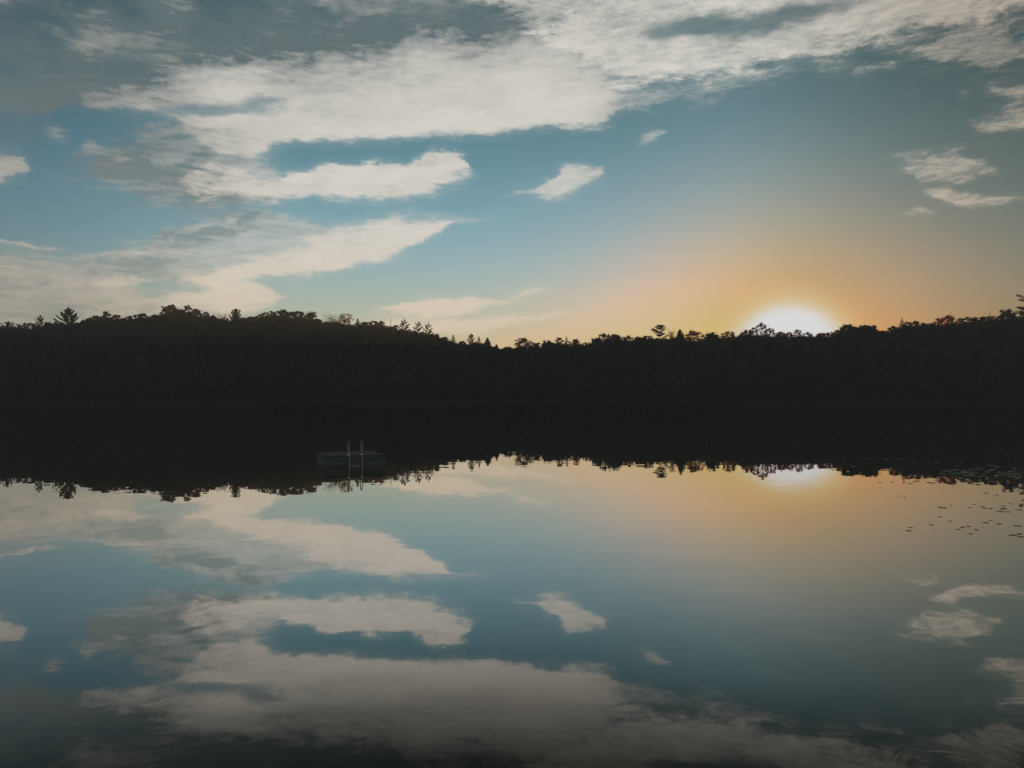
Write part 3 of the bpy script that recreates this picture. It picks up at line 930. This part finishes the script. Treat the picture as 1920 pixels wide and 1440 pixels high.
wd = quad_mesh('forest', np.concatenate(Q), M_WOOD)
tag(wd, 'dark unbroken forest covering the far hillside down to the shore', 'forest', kind='stuff')
tk = mesh_obj('forest_trunks', V, F, M_BARK, wd)
tag(tk, kind='stuff')

# ------------------------------------------------------------------ swimming raft
bx_, by_ = on_water(612, 876)
ANG = R(23)
raft = empty('swimming_raft', (bx_, by_, 0), 'square wooden swimming raft with a steel ladder, floating alone on the lake', 'raft', rz=ANG)
LX, LY, ZD = 3.0, 3.1, .54
V, F = [], []
nb = 21
bw = LX / nb
for i in range(nb):                                     # deck boards run front to back with open joints
    dzz = rng.normal(0, .003)
    box(V, F, ((i + .5) * bw, LY / 2 + rng.normal(0, .008), ZD - .02 + dzz), (bw * .5 - .006, 0, 0), (0, LY / 2 + .03, 0), (0, 0, .019))
mesh_obj('deck', V, F, M_PLANK, raft)
for (c, ux, nrm_) in (((LX / 2, 0), (LX / 2, 0, 0), (0, -1)), ((LX / 2, LY), (LX / 2, 0, 0), (0, 1)), ((0, LY / 2), (0, LY / 2 - .05, 0), (-1, 0)), ((LX, LY / 2), (0, LY / 2 - .05, 0), (1, 0))):
    V, F = [], []
    for zc, hh in ((.395, .095), (.14, .13)):
        n_ = np.array([nrm_[0], nrm_[1], 0]) * .022
        tl = (np.array(ux) / np.linalg.norm(ux)) * 0
        box(V, F, (c[0] - n_[0], c[1] - n_[1], zc), np.array(ux) + tl, n_, (0, 0, hh))
    box(V, F, (c[0] - nrm_[0] * .08, c[1] - nrm_[1] * .08, .2), np.array(ux) * .93, np.array([nrm_[0], nrm_[1], 0]) * .03, (0, 0, .2))
    mesh_obj('side_board', V, F, M_SKIRT, raft)
V, F = [], []
for yy in (.7, 1.55, 2.4):
    box(V, F, (LX / 2, yy, -.06), (LX / 2 - .2, 0, 0), (0, .28, 0), (0, 0, .26))
mesh_obj('float', V, F, M_SKIRT, raft)
lad = None
for x0 in (1.12, 1.78):
    V, F = [], []
    pts = [(x0, .38, ZD)]
    zt = 1.24 - .21
    pts += [(x0, .38, ZD + .25), (x0, .38, zt)]
    for q in np.linspace(0, math.pi, 11)[1:]:
        pts.append((x0, .14 + .24 * math.cos(q), zt + .21 * math.sin(q)))
    pts += [(x0, -.10, .6), (x0, -.10, .2), (x0, -.10, -.9)]
    tube(V, F, pts, .024, 8)
    if lad is None:
        lad = mesh_obj('ladder', V, F, M_STEEL, raft, smooth=True)
    else:
        mesh_obj('handrail', V, F, M_STEEL, lad, smooth=True)
    V, F = [], []
    box(V, F, (x0, .15, ZD + .027), (.04, 0, 0), (0, .2, 0), (0, 0, .026))
    mesh_obj('bracket', V, F, M_PLATE, lad)
for zz in (.012, -.28, -.58):
    V, F = [], []
    tube(V, F, [(1.12, -.10, zz), (1.45, -.10, zz), (1.78, -.10, zz)], .019, 8)
    mesh_obj('rung', V, F, M_STEEL, lad, smooth=True)

# ------------------------------------------------------------------ lily pads
def pad_mesh(seed, tilt):
    r_ = np.random.default_rng(seed)
    n = 22
    V, F = [(0, 0, .006)], []
    for ring, rr in ((0, .55), (1, 1.0)):
        for i in range(n):
            t = .16 + (2 * math.pi - .32) * i / (n - 1)
            q = rr * (1 + .05 * math.sin(3 * t + seed) + .03 * math.sin(7 * t))
            curl = (.10 * max(0, math.sin(t + seed)) ** 3 + .05 * max(0, math.sin(2 * t + seed * 2))) * tilt * (1 if ring else .15)
            V.append((q * math.cos(t), q * math.sin(t), .008 + curl))
    for i in range(n - 1):
        F.append((0, 1 + i, 2 + i))
        F.append((1 + i, 1 + n + i, 2 + n + i, 2 + i))
    me = bpy.data.meshes.new('lily_pad')
    me.from_pydata(V, [], F); me.materials.append(M_PAD); me.update()
    return me


PADS = [pad_mesh(s, t) for s, t in ((1, 1.0), (2, .5), (3, 1.6), (4, .2), (5, 2.2), (6, .8))]


def pad(x, y, width, label, group):
    X, Y = on_water(x, y)
    o = bpy.data.objects.new('lily_pad', random.choice(PADS))
    COL.objects.link(o)
    r = max(.06, width * .44 * Y / FPX)
    o.location = (X, Y, .004)
    o.rotation_euler = (rng.normal(0, .02), rng.normal(0, .02), rng.uniform(0, 6.28))
    o.scale = (r, r, r * rng.uniform(.6, 1.0))
    tag(o, label, 'lily pad', group)


# pads traced one by one: (x, y, width) in photo pixels
OPEN = [(1767, 952, 17), (1783, 947, 8), (1819, 952, 6), (1826, 946, 5), (1842, 950, 11), (1846, 953, 9), (1858, 954, 6), (1881, 949, 9), (1882, 954, 16), (1875, 959, 14), (1890, 960, 12), (1895, 944, 6),
        (1911, 956, 12), (1762, 969, 7), (1781, 977, 9), (1848, 980, 13), (1857, 976, 6), (1873, 982, 11), (1908, 986, 16), (1746, 984, 7), (1708, 989, 9), (1704, 995, 13), (1816, 987, 8), (1805, 989, 5), (1797, 993, 7),
        (1831, 993, 8), (1820, 1001, 6), (1900, 1004, 17), (1911, 1001, 8), (1915, 1006, 12), (1848, 925, 12), (1870, 929, 6), (1683, 930, 5), (1696, 933, 6)]
BELOW = [(1706, 907, 12), (1746, 905, 18), (1715, 903, 6), (1778, 907, 8), (1788, 908, 8), (1806, 905, 8), (1820, 907, 14), (1834, 909, 12), (1756, 901, 8), (1738, 896, 7), (1650, 905, 8), (1674, 904, 5), (1612, 886, 6), (1567, 876, 7), (1651, 888, 7)]
ROW = [(1621, 860, 8), (1632, 862, 14), (1661, 861, 10), (1684, 862, 14), (1693, 860, 8), (1715, 866, 8), (1711, 872, 8), (1601, 874, 14), (1756, 868, 10), (1770, 867, 6), (1801, 868, 11)]
for x, y, wd_ in OPEN: pad(x, y, wd_, 'dark lily pad lying alone on the open golden water at the right edge', 'lily pads on the open golden water')
for x, y, wd_ in BELOW: pad(x, y, wd_, 'dark lily pad on the amber water just below the reflected treeline', 'lily pads below the reflected treeline')
for x, y, wd_ in ROW: pad(x, y, wd_, 'pale lily pad on the black water in the thin row left of the dense patch', 'lily pads in the thin row on black water')
for i in range(190):
    x = 1945 - 180 * rng.uniform(0, 1) ** 1.2
    yc = 886 + (x - 1770) * .02
    y = yc + rng.normal(0, 8.5) * (.5 + .5 * (x - 1765) / 155)
    if y < 862: continue
    pad(x, y, rng.uniform(4, 13), 'pale lily pad in the dense patch on the black water at the right edge', 'lily pads in the dense patch')
for i in range(14):
    pad(rng.uniform(1850, 1930), rng.uniform(833, 856), rng.uniform(4, 8), 'faint lily pad far out on the black water beyond the dense patch', 'lily pads beyond the dense patch')

# ------------------------------------------------------------------ thin air volume added to lift the dark forest
V, F = [], []
box(V, F, (0, 270, 55), (860, 0, 0), (0, 540, 0), (0, 0, 60))
hz = mesh_obj('lift_haze', V, F)
tag(hz, 'thin unseen air volume added to lift the dark forest', 'lift_haze', kind='stuff')
m, k = new_mat('tone_lift_haze')
pv = k.n('ShaderNodeVolumePrincipled')
pv.inputs['Color'].default_value = (.92, .94, .96, 1)
pv.inputs['Density'].default_value = HAZE_LIFT
o_ = k.n('ShaderNodeOutputMaterial'); k.nt.links.new(pv.outputs[0], o_.inputs['Volume'])
hz.data.materials.append(m)
